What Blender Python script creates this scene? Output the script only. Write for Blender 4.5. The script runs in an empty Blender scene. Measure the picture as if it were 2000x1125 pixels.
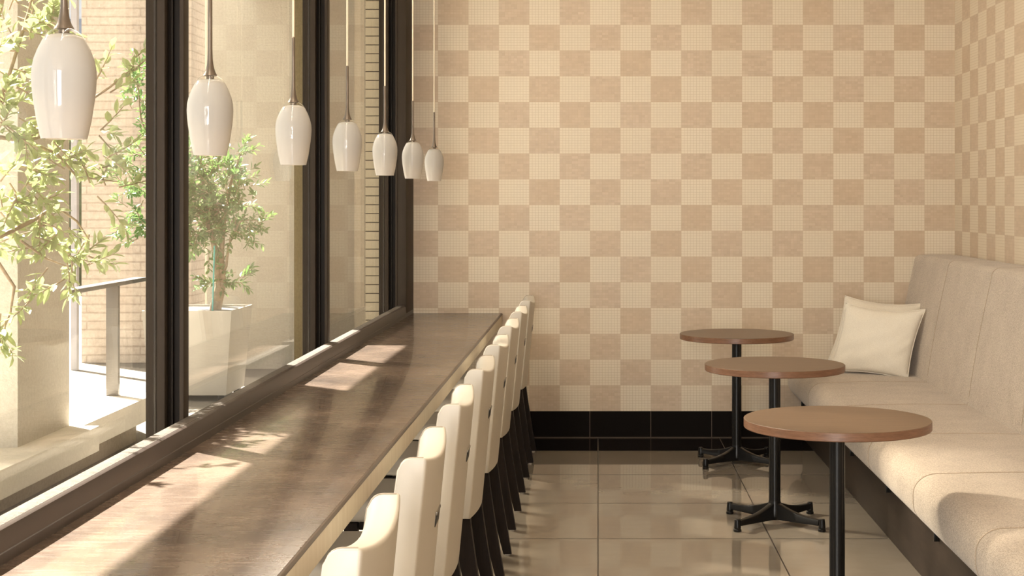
import bpy, bmesh, math, random
from mathutils import Vector, Matrix
random.seed(7)
SC = bpy.context.scene
COL = SC.collection
PI = math.pi

# ------------------------------------------------------------------ camera
HM = 1.465                       # eye height
FPX = 2900.0                     # focal length in pixels of a 2000 px wide frame
VX, VY = 1168.0, 390.0           # vanishing point of the room's long axis
cam_d = bpy.data.cameras.new('camera')
cam_d.sensor_width = 36.0
cam_d.lens = FPX / 2000.0 * 36.0
cam_d.shift_x = -(VX - 1000.0) / 2000.0
cam_d.shift_y = -(562.5 - VY) / 2000.0
cam_d.clip_start = 0.05
cam_d.clip_end = 200
cam = bpy.data.objects.new('camera', cam_d)
cam.location = (0, 0, HM)
cam.rotation_euler = (PI / 2, 0, 0)
COL.objects.link(cam)
SC.camera = cam

# ------------------------------------------------------------------ light
vs = SC.view_settings
vs.view_transform = 'Standard'
vs.look = 'None'
vs.exposure = 0.68
vs.gamma = 1.0
vs.use_curve_mapping = False

w = bpy.data.worlds.new('sky')
SC.world = w
w.use_nodes = True
bg = w.node_tree.nodes['Background']
bg.inputs['Color'].default_value = (1.0, 0.96, 0.91, 1)
bg.inputs['Strength'].default_value = 1.0

def sun(name, d, strength, color, angle):
    L = bpy.data.lights.new(name, 'SUN')
    L.energy = strength
    L.color = color
    L.angle = angle
    o = bpy.data.objects.new(name, L)
    o.rotation_euler = Vector(d).to_track_quat('-Z', 'Y').to_euler()
    o.location = (-6, 9, 9)
    COL.objects.link(o)
    return o
sun('sun', (0.56, -0.50, -1.0), 28.0, (1.0, 0.95, 0.88), math.radians(0.55))
# sunlight thrown back by the glazed front across the street: lower and softer
sun('reflected_sun', (1.30, -0.80, -1.0), 3.0, (1.0, 0.87, 0.70), math.radians(3.5))

def area(name, loc, rot, sx, sy, power, color):
    L = bpy.data.lights.new(name, 'AREA')
    L.shape = 'RECTANGLE'
    L.size, L.size_y = sx, sy
    L.energy = power
    L.color = color
    o = bpy.data.objects.new(name, L)
    o.location = loc
    o.rotation_euler = rot
    COL.objects.link(o)
    return o
# soft fill added behind the camera, its source unseen
area('rear_fill', (-0.60, -2.55, 1.6), (PI / 2, 0, 0), 1.2, 2.3, 150, (1.0, 0.97, 0.93))
# warm fill strip added under the ceiling to brighten the bench and right wall
area('right_side_fill', (-0.90, 4.6, 2.90), (0, math.radians(-66), 0), 0.12, 5.4, 46, (1.0, 0.90, 0.76))

# ------------------------------------------------------------------ helpers
def P(px, py, Y):
    """photo pixel at depth Y -> point"""
    return Vector(((px - VX) / FPX * Y, Y, HM - (py - VY) / FPX * Y))

def link(name, me, mat=None, parent=None, loc=None):
    o = bpy.data.objects.new(name, me)
    COL.objects.link(o)
    if mat is not None and me is not None:
        me.materials.append(mat)
    if parent is not None:
        o.parent = parent
    if loc is not None:
        o.location = loc
    return o

def thing(name, label, cat, loc=(0, 0, 0), rz=0.0, group=None):
    o = bpy.data.objects.new(name, None)
    o.empty_display_size = 0.1
    COL.objects.link(o)
    o.location = loc
    o.rotation_euler = (0, 0, rz)
    return tag(o, label, cat, group)

def tag(o, label, cat, group=None):
    o['label'] = label
    o['category'] = cat
    if group:
        o['group'] = group
    return o

def struct(o):
    o['kind'] = 'structure'
    return o

def smooth(me, deg=35):
    me.shade_smooth()
    me.set_sharp_from_angle(angle=math.radians(deg))

def from_bm(name, bm, mat=None, parent=None, loc=None, sm=35):
    bmesh.ops.recalc_face_normals(bm, faces=bm.faces)
    me = bpy.data.meshes.new(name)
    bm.to_mesh(me)
    bm.free()
    if sm:
        smooth(me, sm)
    return link(name, me, mat, parent, loc)

def add_box(bm, x0, x1, y0, y1, z0, z1, bev=0.0, seg=2):
    r = bmesh.ops.create_cube(bm, size=1.0)
    vs_ = r['verts']
    for v in vs_:
        v.co.x = x0 + (v.co.x + .5) * (x1 - x0)
        v.co.y = y0 + (v.co.y + .5) * (y1 - y0)
        v.co.z = z0 + (v.co.z + .5) * (z1 - z0)
    if bev > 0:
        es = list({e for v in vs_ for e in v.link_edges})
        bmesh.ops.bevel(bm, geom=es, offset=bev, segments=seg, profile=0.5, affect='EDGES', clamp_overlap=True)

def box(name, b, mat, parent=None, bev=0.0, seg=2):
    bm = bmesh.new()
    add_box(bm, *b, bev=bev, seg=seg)
    return from_bm(name, bm, mat, parent)

def add_lathe(bm, prof, n=32, c=(0, 0), close=False):
    """prof: list of (r, z)"""
    rings = []
    for r, z in prof:
        if r < 1e-6:
            rings.append([bm.verts.new((c[0], c[1], z))])
        else:
            rings.append([bm.verts.new((c[0] + r * math.cos(2 * PI * i / n), c[1] + r * math.sin(2 * PI * i / n), z)) for i in range(n)])
    for a, b in zip(rings, rings[1:]):
        for i in range(n):
            j = (i + 1) % n
            if len(a) == 1 and len(b) == 1:
                continue
            if len(a) == 1:
                bm.faces.new((a[0], b[i], b[j]))
            elif len(b) == 1:
                bm.faces.new((a[i], a[j], b[0]))
            else:
                bm.faces.new((a[i], a[j], b[j], b[i]))

def add_tube(bm, pts, radii, n=8):
    pts = [Vector(p) for p in pts]
    if not isinstance(radii, (list, tuple)):
        radii = [radii] * len(pts)
    rings = []
    up = Vector((0.13, 0.31, 0.94)).normalized()
    for i, p in enumerate(pts):
        d = (pts[min(i + 1, len(pts) - 1)] - pts[max(i - 1, 0)]).normalized()
        a = d.cross(up)
        if a.length < 1e-3:
            a = d.cross(Vector((1, 0, 0)))
        a.normalize()
        b = d.cross(a).normalized()
        rings.append([bm.verts.new(p + (a * math.cos(2 * PI * k / n) + b * math.sin(2 * PI * k / n)) * radii[i]) for k in range(n)])
    for r0, r1 in zip(rings, rings[1:]):
        for k in range(n):
            bm.faces.new((r0[k], r0[(k + 1) % n], r1[(k + 1) % n], r1[k]))
    bm.faces.new(rings[0][::-1])
    bm.faces.new(rings[-1])

def add_loft(bm, rings, cap=True):
    """rings: list of equally long closed loops of points"""
    R = [[bm.verts.new(p) for p in r] for r in rings]
    n = len(R[0])
    for a, b in zip(R, R[1:]):
        for k in range(n):
            bm.faces.new((a[k], a[(k + 1) % n], b[(k + 1) % n], b[k]))
    if cap:
        bm.faces.new(R[0][::-1])
        bm.faces.new(R[-1])

# ------------------------------------------------------------------ materials
class NB:
    def __init__(self, name):
        self.m = bpy.data.materials.new(name)
        self.m.use_nodes = True
        self.nt = self.m.node_tree
        self.nt.nodes.clear()
        self.out = self.nt.nodes.new('ShaderNodeOutputMaterial')
    def n(self, t, **kw):
        x = self.nt.nodes.new(t)
        for k, v in kw.items():
            setattr(x, k, v)
        return x
    def s(self, sock, v):
        if hasattr(v, 'is_linked') or isinstance(v, bpy.types.NodeSocket):
            self.nt.links.new(v, sock)
        elif isinstance(v, tuple) and len(v) == 3 and sock.type == 'RGBA':
            sock.default_value = (*v, 1)
        else:
            sock.default_value = v
    def math(self, op, a, b=None, c=None):
        x = self.n('ShaderNodeMath', operation=op)
        self.s(x.inputs[0], a)
        if b is not None:
            self.s(x.inputs[1], b)
        if c is not None:
            self.s(x.inputs[2], c)
        return x.outputs[0]
    def mix(self, f, a, b, blend='MIX'):
        x = self.n('ShaderNodeMix', data_type='RGBA', blend_type=blend)
        self.s(x.inputs['Factor'], f)
        self.s(x.inputs[6], a)
        self.s(x.inputs[7], b)
        return x.outputs[2]
    def pos(self):
        g = self.n('ShaderNodeNewGeometry')
        sp = self.n('ShaderNodeSeparateXYZ')
        self.nt.links.new(g.outputs['Position'], sp.inputs[0])
        return g.outputs['Position'], sp.outputs[0], sp.outputs[1], sp.outputs[2]
    def obj(self):
        g = self.n('ShaderNodeTexCoord')
        return g.outputs['Object']
    def mapping(self, v, scale):
        x = self.n('ShaderNodeMapping')
        self.s(x.inputs['Vector'], v)
        x.inputs['Scale'].default_value = scale
        return x.outputs[0]
    def comb(self, x, y, z=0.0):
        c = self.n('ShaderNodeCombineXYZ')
        self.s(c.inputs[0], x); self.s(c.inputs[1], y); self.s(c.inputs[2], z)
        return c.outputs[0]
    def noise(self, v, scale, detail=3.0, rough=0.5, dist=0.0):
        x = self.n('ShaderNodeTexNoise')
        self.s(x.inputs['Vector'], v)
        x.inputs['Scale'].default_value = scale
        x.inputs['Detail'].default_value = detail
        x.inputs['Roughness'].default_value = rough
        x.inputs['Distortion'].default_value = dist
        return x.outputs['Fac']
    def white(self, v):
        x = self.n('ShaderNodeTexWhiteNoise', noise_dimensions='3D')
        self.s(x.inputs['Vector'], v)
        return x.outputs['Value']
    def ramp(self, f, stops):
        x = self.n('ShaderNodeValToRGB')
        self.s(x.inputs[0], f)
        el = x.color_ramp.elements
        while len(el) < len(stops):
            el.new(0.5)
        for e, (p, c) in zip(el, stops):
            e.position = p
            e.color = (*c, 1)
        return x.outputs[0]
    def rng(self, f, a, b, c=0.0, d=1.0):
        x = self.n('ShaderNodeMapRange')
        self.s(x.inputs[0], f)
        x.inputs[1].default_value = a; x.inputs[2].default_value = b
        x.inputs[3].default_value = c; x.inputs[4].default_value = d
        return x.outputs[0]
    def bump(self, h, strength=0.3, dist=0.01):
        x = self.n('ShaderNodeBump')
        x.inputs['Strength'].default_value = strength
        x.inputs['Distance'].default_value = dist
        self.s(x.inputs['Height'], h)
        return x.outputs[0]
    def pbr(self, color, rough=0.5, metal=0.0, normal=None, spec=0.5, sheen=0.0, coat=0.0):
        b = self.n('ShaderNodeBsdfPrincipled')
        self.s(b.inputs['Base Color'], color)
        self.s(b.inputs['Roughness'], rough)
        self.s(b.inputs['Metallic'], metal)
        b.inputs['Specular IOR Level'].default_value = spec
        if sheen:
            b.inputs['Sheen Weight'].default_value = sheen
        if coat:
            b.inputs['Coat Weight'].default_value = coat
            b.inputs['Coat Roughness'].default_value = 0.05
        if normal is not None:
            self.nt.links.new(normal, b.inputs['Normal'])
        self.nt.links.new(b.outputs[0], self.out.inputs[0])
        return b
    def grid(self, u, size, width):
        """1 on the joint lines of a repeat of the given size"""
        f = self.math('FRACT', self.math('DIVIDE', u, size))
        d = self.math('MINIMUM', f, self.math('SUBTRACT', 1.0, f))
        return self.math('LESS_THAN', self.math('MULTIPLY', d, size), width / 2)

def simple(name, color, rough=0.5, metal=0.0, spec=0.5, var=0.06, scale=12.0, coat=0.0):
    b = NB(name)
    f = b.noise(b.obj(), scale, 3)
    k = b.rng(f, 0.3, 0.7, 1 - var, 1 + var)
    c = b.mix(1.0, color, b.comb(k, k, k), 'MULTIPLY')
    b.pbr(c, rough, metal, None, spec, coat=coat)
    return b.m

TW, TH = 0.1871, 0.15850
def mosaic(name, along_y):
    b = NB(name)
    _, x, y, z = b.pos()
    u = b.math('SUBTRACT', 9.137, y) if along_y else b.math('ADD', x, 0.0490)
    v = b.math('SUBTRACT', z, 0.164)
    iu = b.math('FLOOR', b.math('DIVIDE', u, TW))
    iv = b.math('FLOOR', b.math('DIVIDE', v, TH))
    par = b.math('FLOORED_MODULO', b.math('ADD', iu, iv), 2.0)   # 0 = tan tile, 1 = cream tile
    cu = b.math('FLOOR', b.math('DIVIDE', u, TW / 10))
    cv = b.math('FLOOR', b.math('DIVIDE', v, TH / 10))
    cell = b.white(b.comb(cu, cv, 1.3))
    # cells of the tan tiles merge into bigger irregular chips
    cu2 = b.math('FLOOR', b.math('DIVIDE', u, TW / 5))
    chip = b.white(b.comb(cu2, cv, 5.1))
    sheet = b.white(b.comb(iu, iv, 9.7))
    patch = b.noise(b.comb(u, v, 0.0), 9.0, 2)
    joint = b.math('MAXIMUM', b.grid(u, TW / 10, 0.0020), b.grid(v, TH / 10, 0.0020))
    k1 = b.math('ADD', b.math('MULTIPLY', cell, 0.05), b.math('MULTIPLY', sheet, 0.07))
    light = b.mix(b.math('MULTIPLY', k1, 4.0), (0.655, 0.565, 0.435), (0.735, 0.65, 0.525))
    lj = b.mix(joint, light, (0.54, 0.445, 0.315))
    kd = b.math('ADD', b.math('MULTIPLY', chip, 0.35), b.math('ADD', b.math('MULTIPLY', cell, 0.25), b.math('MULTIPLY', patch, 0.4)))
    dark = b.mix(kd, (0.465, 0.362, 0.262), (0.625, 0.505, 0.385))
    dark = b.mix(b.math('MULTIPLY', sheet, 0.35), dark, (0.50, 0.37, 0.24))
    dj = b.mix(b.math('MULTIPLY', joint, 0.45), dark, (0.46, 0.35, 0.235))
    col = b.mix(par, dj, lj)
    h = b.math('SUBTRACT', 1.0, joint)
    b.pbr(col, b.math('ADD', 0.38, b.math('MULTIPLY', cell, 0.12)), 0.0, b.bump(h, 0.15, 0.002), 0.4)
    return b.m

def floor_mat():
    b = NB('polished_floor_tile')
    p, x, y, z = b.pos()
    T = 0.7467
    gx = b.grid(x, T, 0.0055)
    gy = b.grid(b.math('SUBTRACT', y, 8.658), T, 0.0080)
    j = b.math('MAXIMUM', gx, gy)
    border = b.math('GREATER_THAN', y, 8.658)
    ix = b.math('FLOOR', b.math('DIVIDE', x, T))
    iy = b.math('FLOOR', b.math('DIVIDE', b.math('SUBTRACT', y, 8.658), T))
    r = b.white(b.comb(ix, iy, 2.0))
    n = b.noise(b.mapping(p, (1.6, 3.0, 1)), 3.0, 6, 0.6)
    c = b.mix(n, (0.190, 0.160, 0.124), (0.255, 0.220, 0.178))
    c = b.mix(b.math('MULTIPLY', r, 0.25), c, (0.30, 0.26, 0.205))
    c = b.mix(border, c, (0.012, 0.009, 0.008))
    jc = b.mix(border, (0.022, 0.016, 0.012), (0.085, 0.065, 0.05))
    c = b.mix(j, c, jc)
    rough = b.math('ADD', 0.035, b.math('MULTIPLY', j, 0.4))
    b.pbr(c, rough, 0.0, b.bump(b.math('SUBTRACT', 1.0, j), 0.12, 0.002), 0.6)
    return b.m

def skirting_mat():
    b = NB('black_skirting_tile')
    _, x, y, z = b.pos()
    j = b.grid(b.math('ADD', x, 0.050), 0.3745, 0.0045)
    j = b.math('MAXIMUM', j, b.math('LESS_THAN', z, 0.006))
    c = b.mix(j, (0.008, 0.006, 0.005), (0.10, 0.078, 0.062))
    b.pbr(c, 0.5, 0.0, None, 0.03)
    return b.m

def wood_mat(name, c0, c1, rough, along=(1.0, 14.0, 14.0), scale=3.0, spec=0.5):
    b = NB(name)
    v = b.mapping(b.obj(), along)
    n = b.noise(v, scale, 6, 0.65, 0.4)
    n2 = b.noise(b.mapping(b.obj(), tuple(a * 5 for a in along)), scale, 3)
    f = b.math('ADD', b.math('MULTIPLY', n, 0.7), b.math('MULTIPLY', n2, 0.3))
    c = b.mix(b.rng(f, 0.35, 0.65), c0, c1)
    b.pbr(c, rough, 0.0, b.bump(f, 0.08, 0.002), spec)
    return b.m

def counter_mat():
    b = NB('brown_counter_laminate')
    v = b.obj()
    n = b.noise(b.mapping(v, (1.0, 1.0, 1.0)), 3.2, 7, 0.62, 0.6)
    n2 = b.noise(b.mapping(v, (3.0, 16.0, 1.0)), 4.0, 5, 0.6)
    n3 = b.noise(v, 160.0, 2)
    f = b.math('ADD', b.math('MULTIPLY', n, 0.75), b.math('ADD', b.math('MULTIPLY', n2, 0.10), b.math('MULTIPLY', n3, 0.15)))
    c = b.ramp(f, [(0.30, (0.050, 0.034, 0.025)), (0.48, (0.092, 0.063, 0.045)), (0.62, (0.145, 0.100, 0.072)), (0.8, (0.20, 0.147, 0.108))])
    b.pbr(c, b.rng(n2, 0.3, 0.7, 0.22, 0.30), 0.0, b.bump(f, 0.02, 0.002), 0.5, coat=0.25)
    return b.m

def fabric_mat(name, c0, c1, wscale=520.0, bumpk=0.35, rough=0.95):
    b = NB(name)
    v = b.obj()
    wv = b.n('ShaderNodeTexWave', wave_type='BANDS', bands_direction='DIAGONAL')
    b.s(wv.inputs['Vector'], v)
    wv.inputs['Scale'].default_value = wscale / 6.0
    wv.inputs['Distortion'].default_value = 9.0
    wv.inputs['Detail'].default_value = 2.0
    wv.inputs['Detail Scale'].default_value = 3.0
    n = b.noise(v, wscale / 2.2, 3, 0.7)
    n2 = b.noise(v, 7.0, 3)
    f = b.math('ADD', b.math('MULTIPLY', wv.outputs['Fac'], 0.25), b.math('ADD', b.math('MULTIPLY', n, 0.55), b.math('MULTIPLY', n2, 0.2)))
    c = b.mix(b.rng(f, 0.28, 0.72), c0, c1)
    b.pbr(c, rough, 0.0, b.bump(n, bumpk, 0.003), 0.15, sheen=0.25)
    return b.m

def leather_mat():
    b = NB('cream_leather')
    v = b.obj()
    vo = b.n('ShaderNodeTexVoronoi')
    b.s(vo.inputs['Vector'], v)
    vo.inputs['Scale'].default_value = 420
    n = b.noise(v, 6.0, 3)
    c = b.mix(n, (0.53, 0.485, 0.415), (0.58, 0.54, 0.475))
    b.pbr(c, 0.42, 0.0, b.bump(vo.outputs['Distance'], 0.06, 0.001), 0.45)
    return b.m

def plaster_mat(name, c0, c1):
    b = NB(name)
    p, x, y, z = b.pos()
    n = b.noise(p, 60.0, 4, 0.75)
    n2 = b.noise(p, 1.7, 3)
    f = b.math('ADD', b.math('MULTIPLY', n, 0.7), b.math('MULTIPLY', n2, 0.3))
    c = b.mix(b.rng(f, 0.3, 0.7), c0, c1)
    b.pbr(c, 0.95, 0.0, b.bump(n, 0.6, 0.01), 0.1)
    return b.m

def brick_mat():
    b = NB('rough_long_brick')
    p, x, y, z = b.pos()
    br = b.n('ShaderNodeTexBrick')
    b.s(br.inputs['Vector'], b.comb(x, z, 0.0))
    br.offset = 0.37
    br.inputs['Scale'].default_value = 1.0
    br.inputs['Brick Width'].default_value = 0.66
    br.inputs['Row Height'].default_value = 0.0655
    br.inputs['Mortar Size'].default_value = 0.0055
    br.inputs['Mortar Smooth'].default_value = 0.3
    br.inputs['Bias'].default_value = 0.0
    b.s(br.inputs['Color1'], (0.60, 0.50, 0.41))
    b.s(br.inputs['Color2'], (0.68, 0.58, 0.48))
    b.s(br.inputs['Mortar'], (0.48, 0.39, 0.31))
    n = b.noise(p, 26.0, 5, 0.7)
    c = b.mix(0.38, br.outputs['Color'], b.mix(b.rng(n, 0.35, 0.6), (0.40, 0.31, 0.24), (0.70, 0.60, 0.50)), 'MIX')
    h = b.math('ADD', b.math('MULTIPLY', n, 0.7), b.math('SUBTRACT', 1.0, br.outputs['Fac']))
    b.pbr(c, 0.95, 0.0, b.bump(h, 0.7, 0.02), 0.1)
    return b.m

def stacked_tile_mat():
    b = NB('cream_stacked_tile')
    _, x, y, z = b.pos()
    j = b.grid(b.math('ADD', z, 0.012), 0.0556, 0.0062)
    c = b.mix(j, (0.66, 0.56, 0.40), (0.10, 0.075, 0.045))
    b.pbr(c, 0.5, 0.0, b.bump(b.math('SUBTRACT', 1.0, j), 0.4, 0.006), 0.4)
    return b.m

def glass_mat(name, tint=(0.97, 0.98, 0.97), gain=1.0):
    """thin window glass: straight-through plus a mirror share that grows towards grazing"""
    b = NB(name)
    g = b.n('ShaderNodeNewGeometry')
    d = b.n('ShaderNodeVectorMath', operation='DOT_PRODUCT')
    b.nt.links.new(g.outputs['Normal'], d.inputs[0])
    b.nt.links.new(g.outputs['Incoming'], d.inputs[1])
    c = b.math('ABSOLUTE', d.outputs['Value'])
    f = b.math('POWER', b.math('SUBTRACT', 1.0, c), 5.0)
    r = b.math('MULTIPLY', b.math('ADD', 0.04, b.math('MULTIPLY', f, 0.96)), gain)
    t = b.n('ShaderNodeBsdfTransparent')
    b.s(t.inputs['Color'], tint)
    gl = b.n('ShaderNodeBsdfGlossy')
    b.s(gl.inputs['Color'], (1.0, 1.0, 1.0))
    gl.inputs['Roughness'].default_value = 0.0
    m = b.n('ShaderNodeMixShader')
    b.s(m.inputs[0], r)
    b.nt.links.new(t.outputs[0], m.inputs[1])
    b.nt.links.new(gl.outputs[0], m.inputs[2])
    b.nt.links.new(m.outputs[0], b.out.inputs[0])
    return b.m

def opal_mat():
    b = NB('opal_glass')
    d = b.n('ShaderNodeBsdfDiffuse'); b.s(d.inputs['Color'], (0.60, 0.585, 0.565))
    t = b.n('ShaderNodeBsdfTranslucent'); b.s(t.inputs['Color'], (0.58, 0.555, 0.52))
    m = b.n('ShaderNodeMixShader'); m.inputs[0].default_value = 0.45
    b.nt.links.new(d.outputs[0], m.inputs[1]); b.nt.links.new(t.outputs[0], m.inputs[2])
    g = b.n('ShaderNodeBsdfGlossy'); g.inputs['Roughness'].default_value = 0.04
    fr = b.n('ShaderNodeLayerWeight'); fr.inputs['Blend'].default_value = 0.12
    m2 = b.n('ShaderNodeMixShader')
    b.s(m2.inputs[0], b.math('ADD', 0.03, b.math('MULTIPLY', fr.outputs['Fresnel'], 0.6)))
    b.nt.links.new(m.outputs[0], m2.inputs[1]); b.nt.links.new(g.outputs[0], m2.inputs[2])
    b.nt.links.new(m2.outputs[0], b.out.inputs[0])
    return b.m

def leaf_mat(name, c0, c1, spec=0.35):
    b = NB(name)
    p = b.pos()[0]
    n = b.noise(p, 14.0, 2)
    c = b.mix(b.rng(n, 0.3, 0.7), c0, c1)
    d = b.n('ShaderNodeBsdfPrincipled'); b.s(d.inputs['Base Color'], c); d.inputs['Roughness'].default_value = 0.38
    d.inputs['Specular IOR Level'].default_value = spec
    t = b.n('ShaderNodeBsdfTranslucent'); b.s(t.inputs['Color'], b.mix(1.0, c, (1.1, 1.25, 0.75), 'MULTIPLY'))
    m = b.n('ShaderNodeMixShader'); m.inputs[0].default_value = 0.34
    b.nt.links.new(d.outputs[0], m.inputs[1]); b.nt.links.new(t.outputs[0], m.inputs[2])
    b.nt.links.new(m.outputs[0], b.out.inputs[0])
    return b.m

def emit_mat(name, color, k):
    b = NB(name)
    e = b.n('ShaderNodeEmission'); b.s(e.inputs['Color'], color); e.inputs['Strength'].default_value = k
    b.nt.links.new(e.outputs[0], b.out.inputs[0])
    return b.m

M = {}
M['mosaic_x'] = mosaic('checker_mosaic_back', False)
M['mosaic_y'] = mosaic('checker_mosaic_side', True)
M['floor'] = floor_mat()
M['skirt'] = skirting_mat()
M['front'] = simple('brown_front_wall', (0.16, 0.12, 0.085), 0.8)
M['ceiling'] = simple('white_ceiling', (0.74, 0.66, 0.54), 0.9)
M['frame'] = simple('dark_bronze_frame', (0.010, 0.007, 0.005), 0.5, 0.0, 0.12)
M['frame_l'] = simple('bronze_frame_face', (0.034, 0.025, 0.018), 0.5, 0.0, 0.12)
M['glass'] = glass_mat('window_glass', gain=0.62)
M['counter'] = counter_mat()
M['ledge'] = simple('brushed_brown_metal', (0.034, 0.023, 0.018), 0.40, 0.0, 0.35, 0.12)
M['trim'] = simple('dark_edge_trim', (0.085, 0.055, 0.036), 0.4)
M['apron'] = wood_mat('cream_apron_laminate', (0.56, 0.475, 0.345), (0.64, 0.56, 0.43), 0.45, (10.0, 10.0, 0.6), 4.0)
M['steel_dark'] = simple('dark_steel', (0.04, 0.034, 0.03), 0.4, 0.4)
M['leather'] = leather_mat()
M['piping'] = simple('seam_piping', (0.36, 0.30, 0.23), 0.5)
M['leg'] = wood_mat('dark_stained_leg', (0.013, 0.009, 0.007), (0.024, 0.016, 0.012), 0.45, (8, 8, 1.0), 6.0, 0.12)
M['glide'] = simple('pale_glide', (0.55, 0.5, 0.43), 0.5)
M['recess'] = simple('black_recess', (0.012, 0.010, 0.009), 0.4)
M['flap'] = simple('grey_metal', (0.30, 0.27, 0.23), 0.35, 0.6)
M['table_top'] = wood_mat('walnut_laminate', (0.100, 0.058, 0.033), (0.145, 0.088, 0.051), 0.34, (1.2, 16.0, 16.0), 5.0)
M['table_edge'] = wood_mat('walnut_edge', (0.120, 0.056, 0.029), (0.22, 0.11, 0.062), 0.36, (3.0, 3.0, 30.0), 5.0)
M['black'] = simple('black_powder_coat', (0.008, 0.007, 0.006), 0.32, 0.0, 0.3)
M['bench'] = fabric_mat('oatmeal_weave', (0.29, 0.23, 0.175), (0.63, 0.54, 0.435), 300.0)
M['seam'] = simple('bench_seam', (0.42, 0.335, 0.25), 0.9)
M['bench_base'] = wood_mat('dark_brown_plinth', (0.020, 0.013, 0.009), (0.040, 0.027, 0.019), 0.5, (6, 1.2, 6), 3.0, 0.25)
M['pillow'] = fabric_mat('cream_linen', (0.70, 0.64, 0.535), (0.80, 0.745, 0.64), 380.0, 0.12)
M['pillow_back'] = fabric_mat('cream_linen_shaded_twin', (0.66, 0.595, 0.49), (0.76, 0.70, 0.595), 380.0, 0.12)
M['cord'] = simple('pale_cord', (0.62, 0.53, 0.40), 0.45)
M['stem'] = simple('bronze_stem', (0.15, 0.12, 0.095), 0.36, 0.7)
M['opal'] = opal_mat()
M['clear'] = glass_mat('clear_lamp_glass', (0.97, 0.96, 0.94), 0.6)
M['bulb'] = emit_mat('warm_bulb', (1.0, 0.70, 0.42), 2.0)
M['plaster'] = plaster_mat('cream_roughcast', (0.47, 0.42, 0.345), (0.63, 0.58, 0.495))
M['plaster_shade'] = plaster_mat('shaded_roughcast', (0.20, 0.155, 0.085), (0.33, 0.26, 0.15))  # roughcast in shade, the shade mixed into the colour
M['plaster_dark'] = plaster_mat('darkened_roughcast', (0.36, 0.30, 0.225), (0.50, 0.43, 0.33))  # darker roughcast: parapet wall, and shade coloured into the corner strip
M['stone'] = plaster_mat('pale_concrete', (0.64, 0.59, 0.50), (0.74, 0.69, 0.60))
M['sill'] = plaster_mat('speckled_sill_stone', (0.07, 0.058, 0.048), (0.14, 0.12, 0.10))
M['brick'] = brick_mat()
M['stack'] = stacked_tile_mat()
M['paving'] = plaster_mat('pale_paving', (0.20, 0.18, 0.15), (0.28, 0.25, 0.215))
M['rail'] = simple('grey_rail_steel', (0.15, 0.135, 0.12), 0.45, 0.3)
M['lilac'] = simple('lilac_grey_paint', (0.42, 0.40, 0.42), 0.5)
M['planter'] = simple('matt_grey_planter', (0.47, 0.43, 0.365), 0.6, var=0.03)
M['soil'] = simple('dark_soil', (0.05, 0.035, 0.025), 0.95)
M['bark'] = simple('pale_bark', (0.34, 0.25, 0.17), 0.8, var=0.25, scale=40)
M['leaf_a'] = leaf_mat('grey_green_leaf', (0.26, 0.285, 0.15), (0.41, 0.425, 0.265))
M['leaf_b'] = leaf_mat('green_leaf', (0.11, 0.19, 0.075), (0.24, 0.33, 0.155), 0.7)
M['stake'] = simple('turquoise_plastic', (0.10, 0.50, 0.48), 0.4)
M['far'] = simple('pale_blue_facade', (0.50, 0.56, 0.66), 0.4)
M['far_glass'] = simple('blue_grey_glazing', (0.16, 0.22, 0.32), 0.2)
M['hedge'] = leaf_mat('dark_hedge', (0.03, 0.05, 0.02), (0.08, 0.12, 0.05))

# ------------------------------------------------------------------ room shell
YB, XR, ZC, YF = 9.137, 2.195, 2.95, -2.6
XW = -1.25                              # plane of the window glass
ZG = 0.20                               # terrace level outside
struct(box('floor', (XW - .05, XR + .2, YF, YB + .2, -0.12, 0.0), M['floor']))
struct(box('wall_back', (-1.136, XR, YB, YB + .2, 0.0, ZC), M['mosaic_x']))
struct(box('wall_right', (XR, XR + .2, YF, YB + .2, 0.0, ZC), M['mosaic_y']))
struct(box('wall_front', (.35, XR + .2, YF - .2, YF, 0.0, ZC), M['front']))
struct(box('ceiling', (-1.18, XR + .2, YF, YB + .2, ZC, ZC + .15), M['ceiling']))
struct(box('baseboard_back', (-1.136, XR, YB - .006, YB, 0.0, 0.164), M['skirt']))
struct(box('trim_1', (-1.192, -1.137, 8.80, YB + .19, 0.0, ZC), M['frame_l'], bev=.003))

# windows: three panes between deep bronze mullions
def mullion(parent, y):
    # outer rebate, sash frame, dark groove, inner cover strip
    bm = bmesh.new()
    add_box(bm, -1.240, -1.206, y + .022, y + .045, 0, ZC, .001)
    add_box(bm, -1.228, -1.222, y + .006, y + .045, 0, ZC, .001)
    from_bm('mullion_core', bm, M['frame'], parent)
    box('sash_frame', (-1.270, -1.240, y - .012, y + .045, 0, ZC), M['frame_l'], parent, .003)
    box('outer_frame', (-1.300, -1.270, y + .004, y + .050, 0, ZC), M['frame_l'], parent, .002)
    box('groove_strip', (-1.206, -1.201, y + .012, y + .045, 0, ZC), M['frame'], parent)
    box('inner_frame', (-1.201, -1.188, y - .004, y + .050, 0, ZC), M['frame_l'], parent, .003)

MY = [-0.2, 2.00, 4.262, 6.525, 8.80]
for i in range(4):
    wn = bpy.data.objects.new('window_%d' % (4 - i), None)
    COL.objects.link(wn)
    struct(wn)
    box('pane', (XW - .022, XW - .012, MY[i] + .045, MY[i + 1] - .012, 0.02, ZC), M['glass'], wn)
    mullion(wn, MY[i + 1])
    box('bottom_rail', (-1.285, -1.212, MY[i] + .045, MY[i + 1] - .020, 0.0, 0.05), M['frame'], wn)

# ------------------------------------------------------------------ counter
ct = thing('window_counter', 'long brown counter running under the window with a cream front edge', 'counter', (0, 0, 0))
CY0, CY1 = 0.6, YB - .002
bm = bmesh.new()
add_box(bm, -1.145, -.5945, CY0, CY1, .7575, .768, .0015)
from_bm('countertop', bm, M['counter'], ct)
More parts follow.
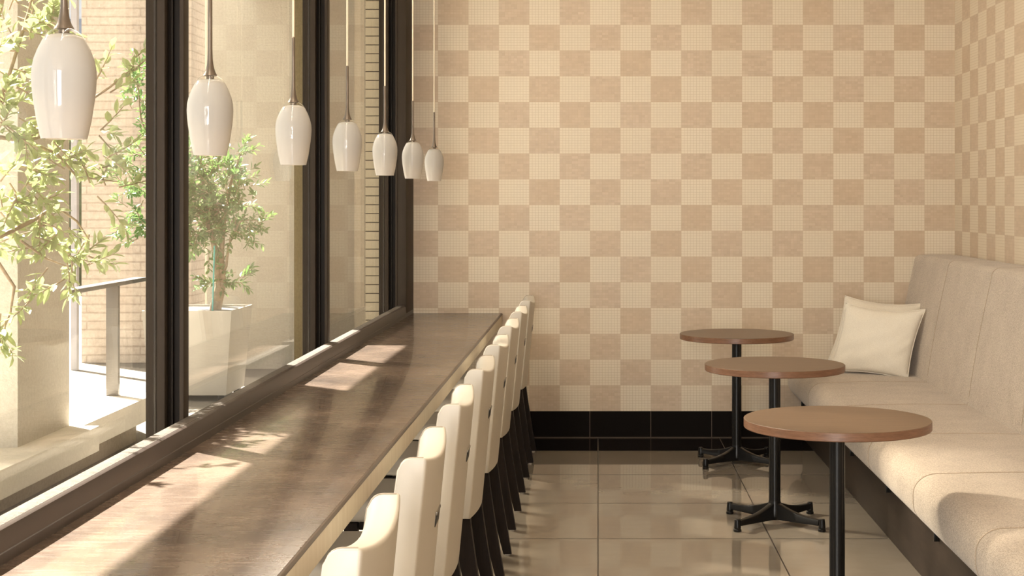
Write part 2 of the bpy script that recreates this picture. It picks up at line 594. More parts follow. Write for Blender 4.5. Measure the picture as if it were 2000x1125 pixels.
# dark rounded nosing along the front
bm = bmesh.new()
prof = [(-.5945, .7675), (-.5905, .7665), (-.5885, .764), (-.588, .760), (-.588, .757), (-.5945, .757)]
add_loft(bm, [[Vector((x, y, z)) for x, z in prof] for y in (CY0, CY1)])
from_bm('edge_trim', bm, M['trim'], ct)['label'] = 'dark brown rounded edge'
o = box('front_apron', (-.625, -.590, CY0, CY1 - .02, .696, .7575), M['apron'], ct, .004)
o['label'] = 'cream laminate front strip'
# raised ledge between the worktop and the glass
bm = bmesh.new()
prof = [(-1.137, .786), (-1.1345, .7875), (-1.1345, .7900), (-1.137, .7915), (-1.139, .826), (-1.1415, .833), (-1.147, .8365), (-1.168, .8365), (-1.172, .833), (-1.172, .700), (-1.145, .700), (-1.145, .768), (-1.1355, .768)]
add_loft(bm, [[Vector((x, y, z)) for x, z in prof] for y in (CY0, CY1)])
from_bm('back_ledge', bm, M['ledge'], ct)['label'] = 'brushed metal upstand'
o = box('sill_strip', (-1.188, -1.151, CY0, CY1, .8330, .8372), M['sill'], ct, .001)
o['label'] = 'pale speckled strip along the glass'
for y in (1.2, 5.2, 8.9):
    box('support_leg', (-1.10, -1.05, y, y + .05, 0, .7575), M['steel_dark'], ct, .003)
    box('support_bracket', (-1.10, -.95, y + .01, y + .04, .70, .7575), M['steel_dark'], ct, .003)

# ------------------------------------------------------------------ chairs
BT, BB = .908, .415
def back_x(z):
    """x of the rear face of the backrest, chair-local (0 = seat centre)"""
    return .247 - .096 * (BT - z)
def back_ring(u, inset, N=10):
    y = u * .228
    dip = .022 * (1 - u * u)
    cx = .018 * (1 - u * u)
    top = BT - dip - inset
    bot = BB + inset * .6
    pts = []
    th = lambda z: .060 + .020 * (BT - z) / .5
    # rear face bottom -> top
    for k in range(N + 1):
        z = bot + (top - .008 + inset * .8 - bot) * k / N
        pts.append(Vector((back_x(z) + cx - inset, y, z)))
    xb, xf = back_x(top) + cx - inset, back_x(top) + cx - th(top) + inset
    rb = .008 - inset * .8
    for a in (30, 60):
        a = math.radians(a)
        pts.append(Vector((xb - rb + rb * math.cos(a), y, top - rb + rb * math.sin(a))))
    pts.append(Vector((xb - rb, y, top)))
    rf = .027 - inset * .9
    pts.append(Vector((xf + rf, y, top)))
    for a in (18, 36, 54, 72):
        a = math.radians(a)
        pts.append(Vector((xf + rf - rf * math.sin(a), y, top - rf + rf * math.cos(a))))
    # front face top -> bottom
    for k in range(N + 1):
        z = top - rf - (top - rf - bot) * k / N
        pts.append(Vector((back_x(z) + cx - th(z) + inset, y, z)))
    return pts

def make_chair():
    t = thing('dining_chair', '', 'chair', (0, 0, 0))
    bm = bmesh.new()
    us = [(-1.0, .0045), (-.996, .0018), (-.986, .0003), (-.94, 0)] + [(-.9 + 1.8 * k / 14, 0) for k in range(15)] + [(.94, 0), (.986, .0003), (.996, .0018), (1.0, .0045)]
    add_loft(bm, [back_ring(u, i) for u, i in us])
    back = from_bm('backrest', bm, M['leather'], t, sm=60)
    for sgn in (-1, 1):                       # stitched seam along each front edge
        bm = bmesh.new()
        r = back_ring(sgn * .955, .0)
        path = r[13:-2]
        add_tube(bm, [p + Vector((-.0005, sgn * .0012, .0008)) for p in path], .0017, 6)
        from_bm('piping', bm, M['piping'], back)
    # dark recessed pull with its flap at the middle of the back
    z0 = .735
    bm = bmesh.new()
    x0 = back_x(z0) + .018
    add_box(bm, -.004, .0012, -.044, .044, -.017, .017, .0008)
    pl = from_bm('pull', bm, M['recess'], back)
    pl.location = (x0, 0, z0)
    pl.rotation_euler = (0, math.radians(7), 0)
    pl['label'] = 'dark recessed pull'
    bm = bmesh.new()
    add_box(bm, -.002, .0022, -.044, .044, .010, .018, .0008)
    fl = from_bm('pull_flap', bm, M['flap'], t)
    fl.location = pl.location
    fl.rotation_euler = pl.rotation_euler
    # seat
    bm = bmesh.new()
    add_box(bm, -.225, .165, -.212, .212, .398, .470, .022, 4)
    from_bm('seat', bm, M['leather'], t, sm=60)
    bm = bmesh.new()
    add_box(bm, -.170, .175, -.200, .200, .372, .398, .004)
    from_bm('seat_rail', bm, M['leg'], t)
    for sy in (-1, 1):
        # rear legs: sabre, sweeping back to the floor
        bm = bmesh.new()
        rings = []
        for k in range(9):
            s = k / 8
            z = .440 * (1 - s) + .006 * s
            cx = .164 + .082 * s ** 1.15
            hw = .034 - .017 * s
            hy = .021 - .007 * s
            yc = sy * .198
            rings.append([Vector((cx + a * hw, yc + b_ * hy, z)) for a, b_ in ((-1, -1), (1, -1), (1, 1), (-1, 1))])
        add_loft(bm, rings)
        bmesh.ops.bevel(bm, geom=[e for e in bm.edges if abs(e.verts[0].co.z - e.verts[1].co.z) > .01], offset=.003, segments=2, affect='EDGES')
        lg = from_bm('leg', bm, M['leg'], t)
        bm = bmesh.new()
        add_lathe(bm, [(0, 0), (.011, 0), (.012, .006), (0, .006)], 12, (.246, sy * .198))
        from_bm('glide', bm, M['glide'], lg)
        # front legs, straight and tapering
        bm = bmesh.new()
        rings = []
        for k in range(5):
            s = k / 4
            z = .396 * (1 - s) + .006 * s
            h = .022 - .008 * s
            rings.append([Vector((-.195 + a * h, sy * .186 + b_ * h, z)) for a, b_ in ((-1, -1), (1, -1), (1, 1), (-1, 1))])
        add_loft(bm, rings)
        lg = from_bm('leg', bm, M['leg'], t)
        bm = bmesh.new()
        add_lathe(bm, [(0, 0), (.011, 0), (.012, .006), (0, .006)], 12, (-.195, sy * .186))
        from_bm('glide', bm, M['glide'], lg)
    return t

def copy_tree(o, parent=None):
    c = o.copy()
    COL.objects.link(c)
    if parent is not None:
        c.parent = parent
    for ch in list(o.children):
        copy_tree(ch, c)
    return c

ordinal = ['first', 'second', 'third', 'fourth', 'fifth', 'sixth', 'seventh', 'eighth']
CHAIR_G = 'cream dining chairs along the window counter'
ch_lab = ['cream leather chair farthest along the counter, last before the mosaic wall',
          'cream leather chair at the counter, second from the mosaic back wall',
          'cream leather chair at the counter, third from the mosaic back wall',
          'cream leather chair at the counter, fourth from the mosaic back wall',
          'cream leather chair at the counter, fourth from the nearest chair end',
          'cream leather chair at the counter, third from the nearest chair end',
          'cream leather chair with dark back pull, second from the near end of the row',
          'nearest cream leather chair at the counter, cut off by the bottom of the photo']
ch_lab[4] = 'cream leather chair fourth from the near end of the counter row'
ch_lab[5] = 'cream leather chair third from the near end of the counter row'
proto = make_chair()
kids = [c for c in proto.children]
for k in range(8):
    c = proto if k == 0 else copy_tree(proto)
    c.location = (-.620 + random.uniform(-.004, .004), 8.445 - .836 * k + random.uniform(-.01, .01), 0)
    c.rotation_euler = (0, 0, math.radians(random.uniform(-.6, .6)))
    tag(c, ch_lab[k], 'chair', CHAIR_G)

# ------------------------------------------------------------------ round tables
def make_table():
    t = thing('round_table', '', 'table', (0, 0, 0))
    R, H = .316, .720
    bm = bmesh.new()
    add_lathe(bm, [(0, H - .030), (R - .003, H - .030), (R, H - .027), (R, H - .0012), (R - .0012, H), (0, H)], 96)
    top = from_bm('tabletop', bm, M['table_top'], t, sm=30)
    bm = bmesh.new()
    add_lathe(bm, [(R - .001, H - .0295), (R + .0006, H - .027), (R + .0006, H - .0016), (R - .001, H - .0005)], 96)
    e = from_bm('edge_band', bm, M['table_edge'], top, sm=30)
    e['label'] = 'reddish walnut edge'
    # column: a rounded tube with four flutes
    bm = bmesh.new()
    rings = []
    for z in (.045, .075, .10, H - .042):
        ring = []
        for i in range(48):
            a = 2 * PI * i / 48
            r = .0262 - .0030 * max(0.0, math.cos(4 * (a - PI / 4))) ** 6
            ring.append(Vector((r * math.cos(a), r * math.sin(a), z)))
        rings.append(ring)
    add_loft(bm, rings)
    from_bm('column', bm, M['black'], t, sm=40)
    bm = bmesh.new()
    add_box(bm, -.16, .16, -.02, .02, H - .042, H - .030, .002)
    add_box(bm, -.02, .02, -.16, .16, H - .042, H - .030, .002)
    from_bm('mounting_plate', bm, M['black'], t)
    bm = bmesh.new()
    add_lathe(bm, [(0, .014), (.022, .014), (.032, .020), (.035, .034), (.033, .06), (.029, .082), (.027, .10), (0, .10)], 32)
    from_bm('hub', bm, M['black'], t, sm=50)
    for k in range(4):
        a = PI / 4 + k * PI / 2
        d = Vector((math.cos(a), math.sin(a), 0))
        s = Vector((-math.sin(a), math.cos(a), 0))
        bm = bmesh.new()
        rings = []
        for q in range(11):
            f = q / 10
            r = .012 + .240 * f
            zt = .050 + .046 * (1 - f) ** 2.2
            zb = .018 + .007 * f
            w0, w1 = .0155 - .004 * f, .019 - .006 * f
            rings.append([d * r + s * w1 + Vector((0, 0, zb)), d * r + s * w0 + Vector((0, 0, zt - .003)), d * r + s * w0 * .7 + Vector((0, 0, zt)),
                          d * r - s * w0 * .7 + Vector((0, 0, zt)), d * r - s * w0 + Vector((0, 0, zt - .003)), d * r - s * w1 + Vector((0, 0, zb))])
        add_loft(bm, rings)
        lg = from_bm('leg', bm, M['black'], t, sm=50)
        bm = bmesh.new()
        c = d * .264
        add_lathe(bm, [(0, 0), (.0165, 0), (.0175, .003), (.0175, .010), (.014, .013), (.0155, .017), (.0155, .022), (.0128, .053), (.010, .0555), (0, .0555)], 24, (c.x, c.y))
        from_bm('foot', bm, M['black'], lg, sm=40)
    return t
tp = make_table()
TAB_G = 'round walnut tables in front of the bench'
for k, (x, y, lab) in enumerate([
        (.8137, 5.053, 'nearest round walnut table, its foot below the photo edge'),
        (.802, 6.741, 'middle round walnut table of the row beside the bench'),
        (.772, 8.268, 'farthest round walnut table, closest to the mosaic back wall')]):
    c = tp if k == 0 else copy_tree(tp)
    c.location = (x, y, 0)
    tag(c, lab, 'table', TAB_G)

# ------------------------------------------------------------------ banquette bench
bn = thing('banquette_bench', 'long oatmeal upholstered bench on a dark plinth along the right wall', 'bench', (0, 0, 0))
BY0, BY1, PITCH = 1.0, YB - .004, .913
seams = [8.245 - PITCH * k for k in range(9)]
o = box('plinth', (1.2575, XR - .002, BY0, BY1, 0.0, .262), M['bench_base'], bn, .003)
o['label'] = 'dark brown timber base'

def cushion_ring(y, inset):
    """seat cushion outline in x-z at a given y"""
    zt, zb = .450, .262
    xb = 1.90
    pts = []
    def arc(cx, cz, rx, rz, a0, a1, n):
        for i in range(n + 1):
            a = math.radians(a0 + (a1 - a0) * i / n)
            pts.append(Vector((cx + rx * math.cos(a), y, cz + rz * math.sin(a))))
    i = inset
    pts.append(Vector((xb, y, zb + i * .2)))
    pts.append(Vector((1.55, y, zb + i * .2)))
    pts.append(Vector((1.215 + i, y, zb + i * .2)))
    arc(1.225, .345, .058 - i, .075 - i * .6, 232, 180, 5)
    arc(1.255, .372, .088 - i, .078 - i, 176, 92, 12)
    for k in range(1, 8):
        x = 1.26 + (xb - 1.26) * k / 7
        pts.append(Vector((x, y, zt - i + .006 * math.sin(PI * k / 7))))
    return pts
edges = [BY1] + [s for s in seams if s > BY0] + [BY0]
for k in range(len(edges) - 1):
    y1, y0 = edges[k], edges[k + 1]
    bm = bmesh.new()
    L = y1 - y0
    st = [(0.0005, .009), (.002, .0045), (.005, .0017), (.011, .0004), (.03, 0)]
    rings = [cushion_ring(y0 + a, i) for a, i in st]
    for q in range(1, 8):
        rings.append(cushion_ring(y0 + .03 + (L - .06) * q / 8, 0))
    rings += [cushion_ring(y1 - a, i) for a, i in reversed(st)]
    add_loft(bm, rings)
    from_bm('seat_cushion', bm, M['bench'], bn, sm=70)

def rest_ring(y, inset):
    i = inset
    zb, zt = .405, 1.128 - i
    fx = lambda z: 1.825 + .185 * (z - .45) + i        # leaning front face
    pts = [Vector((XR - .003, y, zb)), Vector((fx(zb), y, zb))]
    r = .045
    zc = zt - r
    for k in range(1, 9):
        z = zb + (zc - zb) * k / 8
        pts.append(Vector((fx(z) - .008 * math.sin(PI * k / 8), y, z)))
    xc = fx(zc) + r
    for a in range(165, 80, -12):
        a = math.radians(a)
        pts.append(Vector((xc + r * math.cos(a), y, zc + r * math.sin(a))))
    pts.append(Vector((2.10, y, zt + .002)))
    pts.append(Vector((XR - .003, y, zt - .002)))
    return pts
for k in range(len(edges) - 1):
    y1, y0 = edges[k], edges[k + 1]
    bm = bmesh.new()
    L = y1 - y0
    st = [(0.0005, .008), (.002, .004), (.005, .0015), (.011, .0003), (.03, 0)]
    rings = [rest_ring(y0 + a, i) for a, i in st]
    for q in range(1, 8):
        rings.append(rest_ring(y0 + .03 + (L - .06) * q / 8, 0))
    rings += [rest_ring(y1 - a, i) for a, i in reversed(st)]
    add_loft(bm, rings)
    from_bm('backrest', bm, M['bench'], bn, sm=70)
for y in [q for q in seams if q > BY0]:
    bm = bmesh.new()
    path = cushion_ring(y, .0015)[3:]
    add_tube(bm, path, .0015, 6)
    from_bm('seat_seam', bm, M['seam'], bn)
    bm = bmesh.new()
    add_tube(bm, rest_ring(y, .0012)[2:-1], .0015, 6)
    from_bm('backrest_seam', bm, M['seam'], bn)
for y in [9.08] + seams[:5]:
    bm = bmesh.new()
    add_box(bm, 1.2515, 1.2575, y - .035, y + .035, .205, .262, .001)
    add_box(bm, 1.238, 1.2525, y - .035, y - .028, .205, .262, .001)
    from_bm('bracket', bm, M['black'], bn)['label'] = 'small black metal bracket'

# ------------------------------------------------------------------ pillows
def pillow(name, label, mat, loc, rot, W=.47, H=.41, T=.066, seed=1):
    rnd = random.Random(seed)
    bm = bmesh.new()
    N = 34
    ph = [rnd.uniform(0, 6.28) for _ in range(8)]
    front, back = [], []
    for j in range(N + 1):
        fr, bk = [], []
        for i in range(N + 1):
            u, v = 2 * i / N - 1, 2 * j / N - 1
            # corners pull out, edges curve in
            px = u * W / 2 * (1 - .075 * (1 - v * v) * abs(u) ** 3)
            pz = v * H / 2 * (1 - .085 * (1 - u * u) * abs(v) ** 3) * (1.0 if v > 0 else 1.0)
            e = max(0.0, (1 - abs(u) ** 2.6)) ** .55 * max(0.0, (1 - abs(v) ** 2.6)) ** .55
            t = T * e
            px += .15 * pz
            cr = .0035 * math.sin(7 * u + 4 * v + ph[0]) * e + .0028 * math.sin(-5 * u + 11 * v + ph[1]) * e
            # creases running in from the corners
            d = abs(abs(u) - abs(v))
            cr += .006 * math.sin(16 * (u - v) + ph[2]) * math.exp(-((1 - u) ** 2 + (v + .1) ** 2) / .18) * e
            cr += -.006 * math.exp(-(d / .10) ** 2) * e * (abs(u) > .45)
            sag = -.012 * (1 - u * u) * max(0, v) * (1 if v > .6 else .3)
            fr.append(bm.verts.new((px, -t + cr, pz + sag)))
            if i in (0, N) or j in (0, N):
                bk.append(fr[-1])
            else:
                bk.append(bm.verts.new((px, t + cr, pz + sag)))
        front.append(fr); back.append(bk)
    for j in range(N):
        for i in range(N):
            bm.faces.new((front[j][i], front[j][i + 1], front[j + 1][i + 1], front[j + 1][i]))
            f = (back[j][i], back[j + 1][i], back[j + 1][i + 1], back[j][i + 1])
            try:
                bm.faces.new(f)
            except ValueError:
                pass
    o = from_bm(name, bm, mat, sm=80)
    # piped edge seam
    bm = bmesh.new()
    loop = []
    def ep(u, v):
        px = u * W / 2 * (1 - .075 * (1 - v * v) * abs(u) ** 3)
        pz = v * H / 2 * (1 - .085 * (1 - u * u) * abs(v) ** 3) * (1.0 if v > 0 else 1.0)
        sag = -.012 * (1 - u * u) * max(0, v) * (1 if v > .6 else .3)
        return Vector((px + .15 * pz, 0, pz + sag))
    for i in range(N + 1): loop.append(ep(-1 + 2 * i / N, -1))
    for i in range(1, N + 1): loop.append(ep(1, -1 + 2 * i / N))
    for i in range(1, N + 1): loop.append(ep(1 - 2 * i / N, 1))
    for i in range(1, N + 1): loop.append(ep(-1, 1 - 2 * i / N))
    add_tube(bm, loop, .0028, 6)
    from_bm('edge_seam', bm, mat, o)
    o.location = loc
    o.rotation_euler = rot
    return tag(o, label, 'cushion', 'throw cushions on the bench')
pillow('throw_cushion', 'cream linen cushion standing in front on the bench, fully visible', M['pillow'],
       (1.612, 8.60, .650), (math.radians(-12), math.radians(3), math.radians(-25)), seed=3)
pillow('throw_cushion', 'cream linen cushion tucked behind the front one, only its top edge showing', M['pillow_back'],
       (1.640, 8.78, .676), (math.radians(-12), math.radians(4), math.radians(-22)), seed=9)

# ------------------------------------------------------------------ pendant lamps
def make_pendant():
    t = thing('pendant_lamp', '', 'lamp', (0, 0, 0))
    k = .0002065                      # metres per measured unit
    zb = 0.0                          # underside of the shade at the origin
    out = [(173, 0), (188, 65), (205, 145), (220, 245), (232, 325), (240, 405), (244, 485), (240, 555), (225, 625), (195, 705), (160, 775)]
    outer = [(r * k, z * k) for r, z in out]
    dome = [(138, 798), (104, 813), (62, 822), (30, 825), (0, 826)]
    inner = outer + [(r * k, z * k) for r, z in dome]
    bm = bmesh.new()
    # white inner glass: outside skin, dome, then the inside skin back to the rim
    wall = [(max(r - .003, 0), z - (.003 if z > .15 else 0)) for r, z in inner][::-1]
    wall = [(r, z) for r, z in wall]
    add_lathe(bm, inner + wall + [inner[0]], 48)
    sh = from_bm('shade', bm, M['opal'], t, sm=60)
    sh['label'] = 'white opal glass shade'
    # clear glass shoulder from the dome up to the metal cap
    bm = bmesh.new()
    add_lathe(bm, [(161 * k, 776 * k), (138 * k, 812 * k), (110 * k, 840 * k), (78 * k, 860 * k)], 48)
    c = from_bm('clear_collar', bm, M['clear'], sh, sm=60)
    c['label'] = 'clear glass shoulder'
    bm = bmesh.new()
    st = [(0, 826), (40, 826), (42, 852), (80, 858), (76, 866), (58, 895), (44, 935), (34, 985), (28, 1040)]
    prof = [(r * k, z * k) for r, z in st] + [(.0050, .235), (.0048, .30), (.0048, .360), (.0030, .363), (0, .363)]
    add_lathe(bm, prof, 24)
    s = from_bm('stem', bm, M['stem'], t, sm=60)
    s['label'] = 'flared bronze metal stem'
    bm = bmesh.new()
    ztop = ZC - 1.5632
    add_tube(bm, [(0, 0, .362), (0, 0, ztop - .02)], .0033, 10)
    from_bm('cord', bm, M['cord'], t)
    bm = bmesh.new()
    add_lathe(bm, [(0, ztop - .025), (.045, ztop - .025), (.05, ztop - .018), (.05, ztop), (0, ztop)], 32)
    from_bm('canopy', bm, M['stem'], t)
    bm = bmesh.new()
    bmesh.ops.create_uvsphere(bm, u_segments=16, v_segments=10, radius=.016)
    bmesh.ops.translate(bm, verts=bm.verts, vec=(0, 0, .05))
    b_ = from_bm('bulb', bm, M['bulb'], t, sm=80)
    bm = bmesh.new()
    add_lathe(bm, [(0, .062), (.009, .062), (.009, .166), (0, .166)], 16)
    from_bm('lamp_holder', bm, M['glide'], t)
    return t
pp = make_pendant()
LAMP_G = 'white glass pendants in a row over the counter'
pl_lab = ['largest white glass pendant, nearest, hanging in front of the leafy left window',
          'white glass pendant just right of the wide window mullion, second nearest',
          'white glass pendant hanging before the middle window, third nearest',
          'white glass pendant in the middle of the row of seven, before the narrow pane',
          'white glass pendant in front of the cream stacked tile strip, third from the far end',
          'white glass pendant in front of the dark end jamb, second from the far end',
          'smallest white glass pendant, farthest, in front of the mosaic back wall']
for k in range(7):
    c = pp if k == 0 else copy_tree(pp)
    y = 2.400 + .9035 * k
    c.location = (-.863, y, 1.5632)
    tag(c, pl_lab[k], 'lamp', LAMP_G)
    L = bpy.data.lights.new('pendant_light', 'POINT')
    L.energy = 0.05
    L.color = (1.0, .66, .36)
    L.shadow_soft_size = .012
    lo = bpy.data.objects.new('pendant_light', L)
    lo.location = (-.863, y, 1.5632 + .030)
    COL.objects.link(lo)

# ------------------------------------------------------------------ outside
struct(box('floor_terrace', (-40, XW - .06, -4, 60, ZG - .2, ZG), M['paving']))
struct(box('ceiling_terrace', (-2.40, -1.20, -4, 11.05, 3.41, 3.7), M['plaster']))
struct(box('sun_stop_beam', (-2.60, -2.40, 8.43, 11.05, 2.97, 3.41), M['plaster']))  # unseen beam added to keep sun off the counter's far end
# end of the back wall outside, faced with stacked tiles
tag(box('tiled_pier', (-1.456, -1.31, 9.30, 9.75, ZG, 3.41), M['stack']), 'cream pier of thin stacked tiles beside the end window frame', 'pier')
tag(box('rendered_wall', (-2.925, -1.10, 11.1, 11.5, ZG, 4.4), M['plaster']), 'cream roughcast wall standing behind the potted olive', 'wall')
tag(box('shaded_pilaster', (-2.20, -2.03, 10.75, 11.098, ZG, 3.405), M['plaster_shade']), 'narrow roughcast strip coloured olive brown for shade beside the second mullion', 'pilaster')
tag(box('corner_shade_strip', (-1.78, -1.62, 10.80, 11.098, ZG, 3.405), M['plaster_dark'], bev=.03, seg=3), 'roughcast strip darkened in colour for shade left of the stacked tile pier', 'pilaster')
tag(box('recessed_wall', (-3.6, -2.96, 12.5, 12.8, ZG, 4.4), M['plaster']), 'paler roughcast wall set back behind the olive crown', 'wall')
tag(box('brick_wall', (-4.00, -3.15, 11.5, 11.9, ZG, 4.6), M['brick']), 'rough pale long brick wall behind the railing', 'wall')
tag(box('rendered_pillar', (-2.90, -2.40, 6.14, 6.74, .440, 4.2), M['plaster']), 'square cream roughcast pillar standing on the low parapet', 'pillar')

pr = thing('parapet', 'low pale concrete parapet with sunlit top along the terrace edge', 'parapet')
bm = bmesh.new()
add_box(bm, -2.95, -2.263, 2.0, 6.74, .325, .440, .004)
from_bm('coping', bm, M['stone'], pr)
bm = bmesh.new()
pts = [(-2.337, 6.74), (-2.337, 7.80), (-2.66, 8.26), (-2.66, 6.74)]
add_loft(bm, [[Vector((x, y, z)) for x, y in pts] for z in (.320, .440)])
from_bm('coping', bm, M['stone'], pr)
box('parapet_wall', (-2.62, -2.42, 2.0, 7.78, ZG - .01, .325), M['plaster_dark'], pr)

rl = thing('railing', 'flat grey steel railing rising from the parapet before the brick wall', 'railing')
box('handrail', (-2.575, -2.505, 6.70, 8.26, 1.013, 1.035), M['rail'], rl, .002)
for y in (7.76,):
    box('post', (-2.572, -2.508, y, y + .03, .440, 1.013), M['rail'], rl, .002)
box('post', (-2.572, -2.508, 6.78, 6.81, .440, 1.013), M['rail'], rl, .002)
tag(box('steel_post', (-3.905, -3.862, 11.0, 11.05, ZG, 4.4), M['lilac']), 'slim lilac grey post left of the brick wall', 'post')

# street far beyond
fb = thing('office_building', 'distant pale blue building seen through the slit beside the brick wall', 'building', (-13.5, 34, 0))
box('facade', (-3.5, 5.0, 0, 4, 0, 16), M['far'], fb)
for q in range(5):
    box('window_band', (-3.4, 4.9, -.05, 0.0, 1.2 + 3.0 * q, 2.6 + 3.0 * q), M['far_glass'], fb)
tag(box('hedge', (-9.4, -6.4, 21.0, 22.0, ZG - .1, 3.4), M['hedge'], bev=.2, seg=3), 'dark clipped hedge glimpsed in the slit beyond the railing', 'hedge')

# planter
pb = thing('planter', 'square tapered grey planter holding the olive tree', 'planter', (-2.564, 9.53, ZG))
bm = bmesh.new()
def sq(h, z): return [Vector((-h, -h, z)), Vector((h, -h, z)), Vector((h, h, z)), Vector((-h, h, z))]
add_loft(bm, [sq(.235, .04), sq(.280, .572), sq(.270, .572), sq(.266, .560)], cap=False)
from_bm('pot', bm, M['planter'], pb, sm=20)
bm = bmesh.new()
add_loft(bm, [sq(.266, .560), sq(.250, .40), sq(.04, .395)])
from_bm('liner', bm, M['rail'], pb, sm=20)['label'] = 'dark inner liner'
bm = bmesh.new()
add_loft(bm, [sq(.249, .40), sq(.249, .43)])
from_bm('soil', bm, M['soil'], pb)
for sx in (-1, 1):
    for sy in (-1, 1):
        box('foot', (sx * .2 - .02, sx * .2 + .02, sy * .2 - .02, sy * .2 + .02, 0, .04), M['black'], pb)

# foliage -----------------------------------------------------------
def add_leaf(bm, base, d, nrm, L, W):
    d = d.normalized()
    s = d.cross(nrm)
    if s.length < 1e-4:
        s = d.orthogonal()
    s.normalize()
    n = s.cross(d).normalized()
    mid = .07 * L
    A = bm.verts.new(base)
    T = bm.verts.new(base + d * L - n * mid * .9)
    c1 = bm.verts.new(base + d * L * .35 - n * mid * .10)
    c2 = bm.verts.new(base + d * L * .70 - n * mid * .40)
    l1 = bm.verts.new(base + d * L * .33 + s * W * .46 + n * W * .16)
    l2 = bm.verts.new(base + d * L * .68 + s * W * .42 - n * (mid * .3 - W * .12))
    r1 = bm.verts.new(base + d * L * .33 - s * W * .46 + n * W * .16)
    r2 = bm.verts.new(base + d * L * .68 - s * W * .42 - n * (mid * .3 - W * .12))
    for f in ((A, l1, c1), (l1, l2, c2, c1), (l2, T, c2), (A, c1, r1), (r1, c1, c2, r2), (r2, c2, T)):
        bm.faces.new(f)

def rv(r):
    while True:
        v = Vector((r.uniform(-1, 1), r.uniform(-1, 1), r.uniform(-1, 1)))
        if .1 < v.length < 1:
            return v.normalized()

def twig(bl, bw, p0, d, L, leaf, r, n=9):
    """a twig with leaves set all round, a rosette at the tip"""
    d = d.normalized()
    bend = rv(r) * .35
    pts = [p0 + d * L * s + bend * L * s * s * .5 for s in (0, .35, .7, 1.0)]
    add_tube(bw, pts, [.0032, .0026, .002, .0012], 5)
    for k in range(n):
        s = .2 + .8 * k / (n - 1)
        i = min(int(s * 3), 2)
        p = pts[i].lerp(pts[i + 1], s * 3 - i) if s < 1 else pts[-1]
        a = k * 2.4
        o = d.orthogonal().normalized()
        b_ = d.cross(o)
        out = (o * math.cos(a) + b_ * math.sin(a))
        ld = d * (.55 + .5 * s) + out * .8 + Vector((0, 0, .02)) + rv(r) * .2
        add_leaf(bl, p, ld, Vector((0, 0, 1)) + rv(r) * .6, leaf * r.uniform(.7, 1.15), leaf * .40 * r.uniform(.8, 1.2))

def tree(name, label, stems, clusters, leaf, mat, seed, per=1.0, drop=None):
    """stems: list of (points, radii); clusters: (point, radius, count, direction)"""
    r = random.Random(seed)
    t = thing(name, label, 'tree', stems[0][0][0])
    base = Vector(stems[0][0][0])
    bw = bmesh.new(); bl = bmesh.new()
    for pts, rad in stems:
        add_tube(bw, [Vector(p) - base for p in pts], rad, 8)
    for c, rad, cnt, bias in clusters:
        c = Vector(c) - base
        for _ in range(int(cnt * per)):
            p = c + rv(r) * rad * r.random() ** .5
            d = rv(r) + Vector(bias)
            twig(bl, bw, p, d, r.uniform(.07, .14), leaf, r, r.randint(8, 12))
    from_bm('branches', bw, M['bark'], t, sm=60)
    from_bm('foliage', bl, mat, t, sm=0)
    return t

# potted olive in the planter
def q(px, py, Y=9.5): return P(px, py, Y)
base = Vector((-2.50, 9.53, ZG + .43))
stems = [
    ([base, q(428, 560), q(424, 500), q(405, 430), q(395, 340), q(380, 260)], [.030, .026, .022, .016, .011, .006]),
    ([base + Vector((.03, .02, 0)), q(436, 555), q(432, 500), q(438, 430), q(450, 360), q(470, 300)], [.022, .02, .018, .013, .009, .005]),
    ([q(430, 545), q(442, 520), q(446, 480), q(470, 430), q(500, 430)], [.010, .009, .008, .006, .004]),
    ([q(405, 430), q(360, 390), q(310, 330), q(275, 230), q(268, 150)], [.012, .010, .008, .006, .003]),
    ([q(395, 420), q(350, 430), q(290, 440)], [.008, .006, .004]),
]
cl = [(q(395, 370), .22, 46, (0, -.2, .2)), (q(440, 400), .20, 34, (.2, -.2, .1)), (q(410, 450), .20, 34, (0, -.3, -.1)),
      (q(350, 420), .22, 34, (-.2, -.2, 0)), (q(480, 440), .11, 15, (.7, -.1, 0)), (q(455, 345), .15, 16, (.5, 0, .6)),
      (q(472, 300), .05, 5, (.4, 0, .9)), (q(385, 320), .18, 24, (0, -.2, .5)), (q(335, 340), .18, 22, (-.3, -.2, .2)),
      (q(285, 300), .16, 18, (-.4, -.2, .2)), (q(262, 370), .13, 14, (-.5, -.2, -.1)), (q(268, 440), .12, 12, (-.4, -.2, -.6)),
      (q(285, 200), .14, 12, (-.1, -.1, .6)), (q(275, 140), .10, 8, (0, 0, .8)), (q(320, 240), .16, 14, (0, 0, .3)),
      (q(440, 545), .06, 7, (.1, -.3, .1)), (q(465, 540), .04, 4, (.8, 0, .2)), (q(418, 552), .04, 4, (-.6, -.2, 0)),
      (q(390, 465), .12, 12, (0, -.2, -.3))]
tree('olive_tree', 'bushy green olive tree growing in the square grey planter', stems, cl, .050, M['leaf_b'], 11, 1.25)
bm = bmesh.new()
add_tube(bm, [q(415, 612, 9.44), q(419, 480, 9.46)], .005, 8)
tag(from_bm('plant_stake', bm, M['stake']), 'thin turquoise stake standing in the planter beside the olive trunk', 'stake')

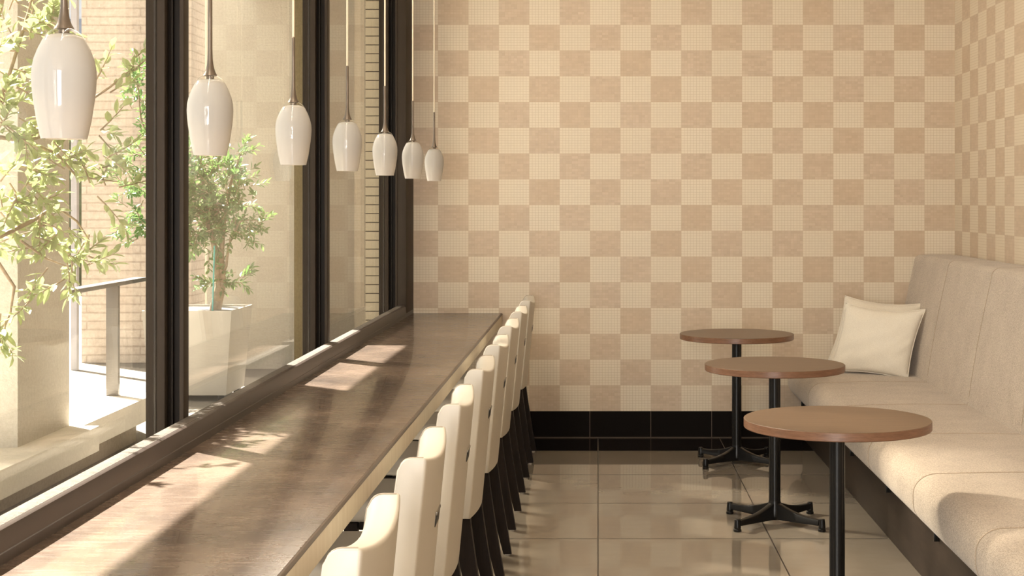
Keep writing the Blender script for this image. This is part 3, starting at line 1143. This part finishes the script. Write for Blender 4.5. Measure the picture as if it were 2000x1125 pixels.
# loose grey-green tree close to the glass on the left
def g(px, py, Y=5.0): return P(px, py, Y)
tb = Vector((-2.08, 4.55, ZG))
stems = [
    ([tb, Vector((-2.06, 4.6, .9)), g(-60, 420, 4.7), g(-40, 250, 4.8), g(-10, 60, 4.9), g(20, -80, 5.0)], [.030, .027, .022, .017, .012, .006]),
    ([g(-62, 450, 4.7), g(0, 462, 4.8), g(62, 432, 4.9), g(108, 402, 5.0), g(150, 432, 5.05), g(175, 470, 5.1)], [.010, .0085, .0075, .006, .004, .002]),
    ([g(-60, 300, 4.75), g(0, 268, 4.8), g(50, 275, 4.9), g(110, 300, 5.0), g(150, 345, 5.05), g(230, 355, 5.1)], [.010, .008, .007, .006, .004, .002]),
    ([g(50, 275, 4.9), g(80, 268, 4.95), g(140, 220, 5.0), g(215, 170, 5.1), g(262, 130, 5.1)], [.006, .005, .005, .004, .002]),
    ([g(-55, 470, 4.7), g(-5, 510, 4.75), g(28, 560, 4.8), g(20, 610, 4.8), g(5, 650, 4.8)], [.007, .006, .005, .004, .002]),
    ([g(0, 200, 4.8), g(20, 140, 4.85), g(45, 60, 4.9), g(70, -30, 4.95)], [.008, .006, .005, .003]),
    ([g(40, 470, 4.85), g(90, 505, 4.95), g(130, 520, 5.0)], [.005, .004, .002]),
]
cl = [(g(20, 60, 4.9), .15, 15, (.3, 0, .4)), (g(70, 10, 4.95), .12, 12, (.4, 0, .4)), (g(40, 150, 4.9), .15, 14, (.3, 0, .2)),
      (g(90, 110, 5.0), .13, 9, (.4, 0, .3)), (g(20, 240, 4.85), .14, 13, (.3, 0, 0)), (g(70, 300, 4.95), .14, 14, (.3, 0, -.1)),
      (g(130, 280, 5.0), .12, 9, (.4, 0, 0)), (g(180, 330, 5.05), .10, 9, (.7, 0, -.1)), (g(215, 355, 5.1), .06, 5, (.9, 0, -.2)),
      (g(70, 380, 4.95), .14, 15, (.2, 0, 0)), (g(20, 400, 4.85), .13, 10, (.2, 0, 0)), (g(105, 450, 5.0), .12, 11, (.3, 0, -.2)),
      (g(150, 490, 5.05), .09, 8, (.5, 0, -.1)), (g(175, 475, 5.1), .05, 4, (.8, 0, .3)), (g(110, 520, 5.0), .07, 5, (.2, 0, -.8)),
      (g(40, 460, 4.9), .11, 8, (.2, 0, -.2)), (g(160, 230, 5.0), .06, 4, (.6, 0, .3)), (g(205, 180, 5.05), .06, 4, (.7, 0, .5)),
      (g(250, 140, 5.1), .05, 5, (.7, 0, .6)), (g(190, 250, 5.05), .05, 3, (.7, 0, 0)), (g(25, 580, 4.8), .06, 4, (.3, 0, -.6)),
      (g(10, 640, 4.8), .07, 6, (.3, 0, -.7)), (g(-60, 200, 4.6), .25, 16, (0, -.2, .2)), (g(-100, 60, 4.4), .25, 12, (0, -.3, .3))]
tree('garden_tree', 'loose grey-green leafy tree outside the left pane, close to the glass', stems, cl, .056, M['leaf_a'], 23, .70)
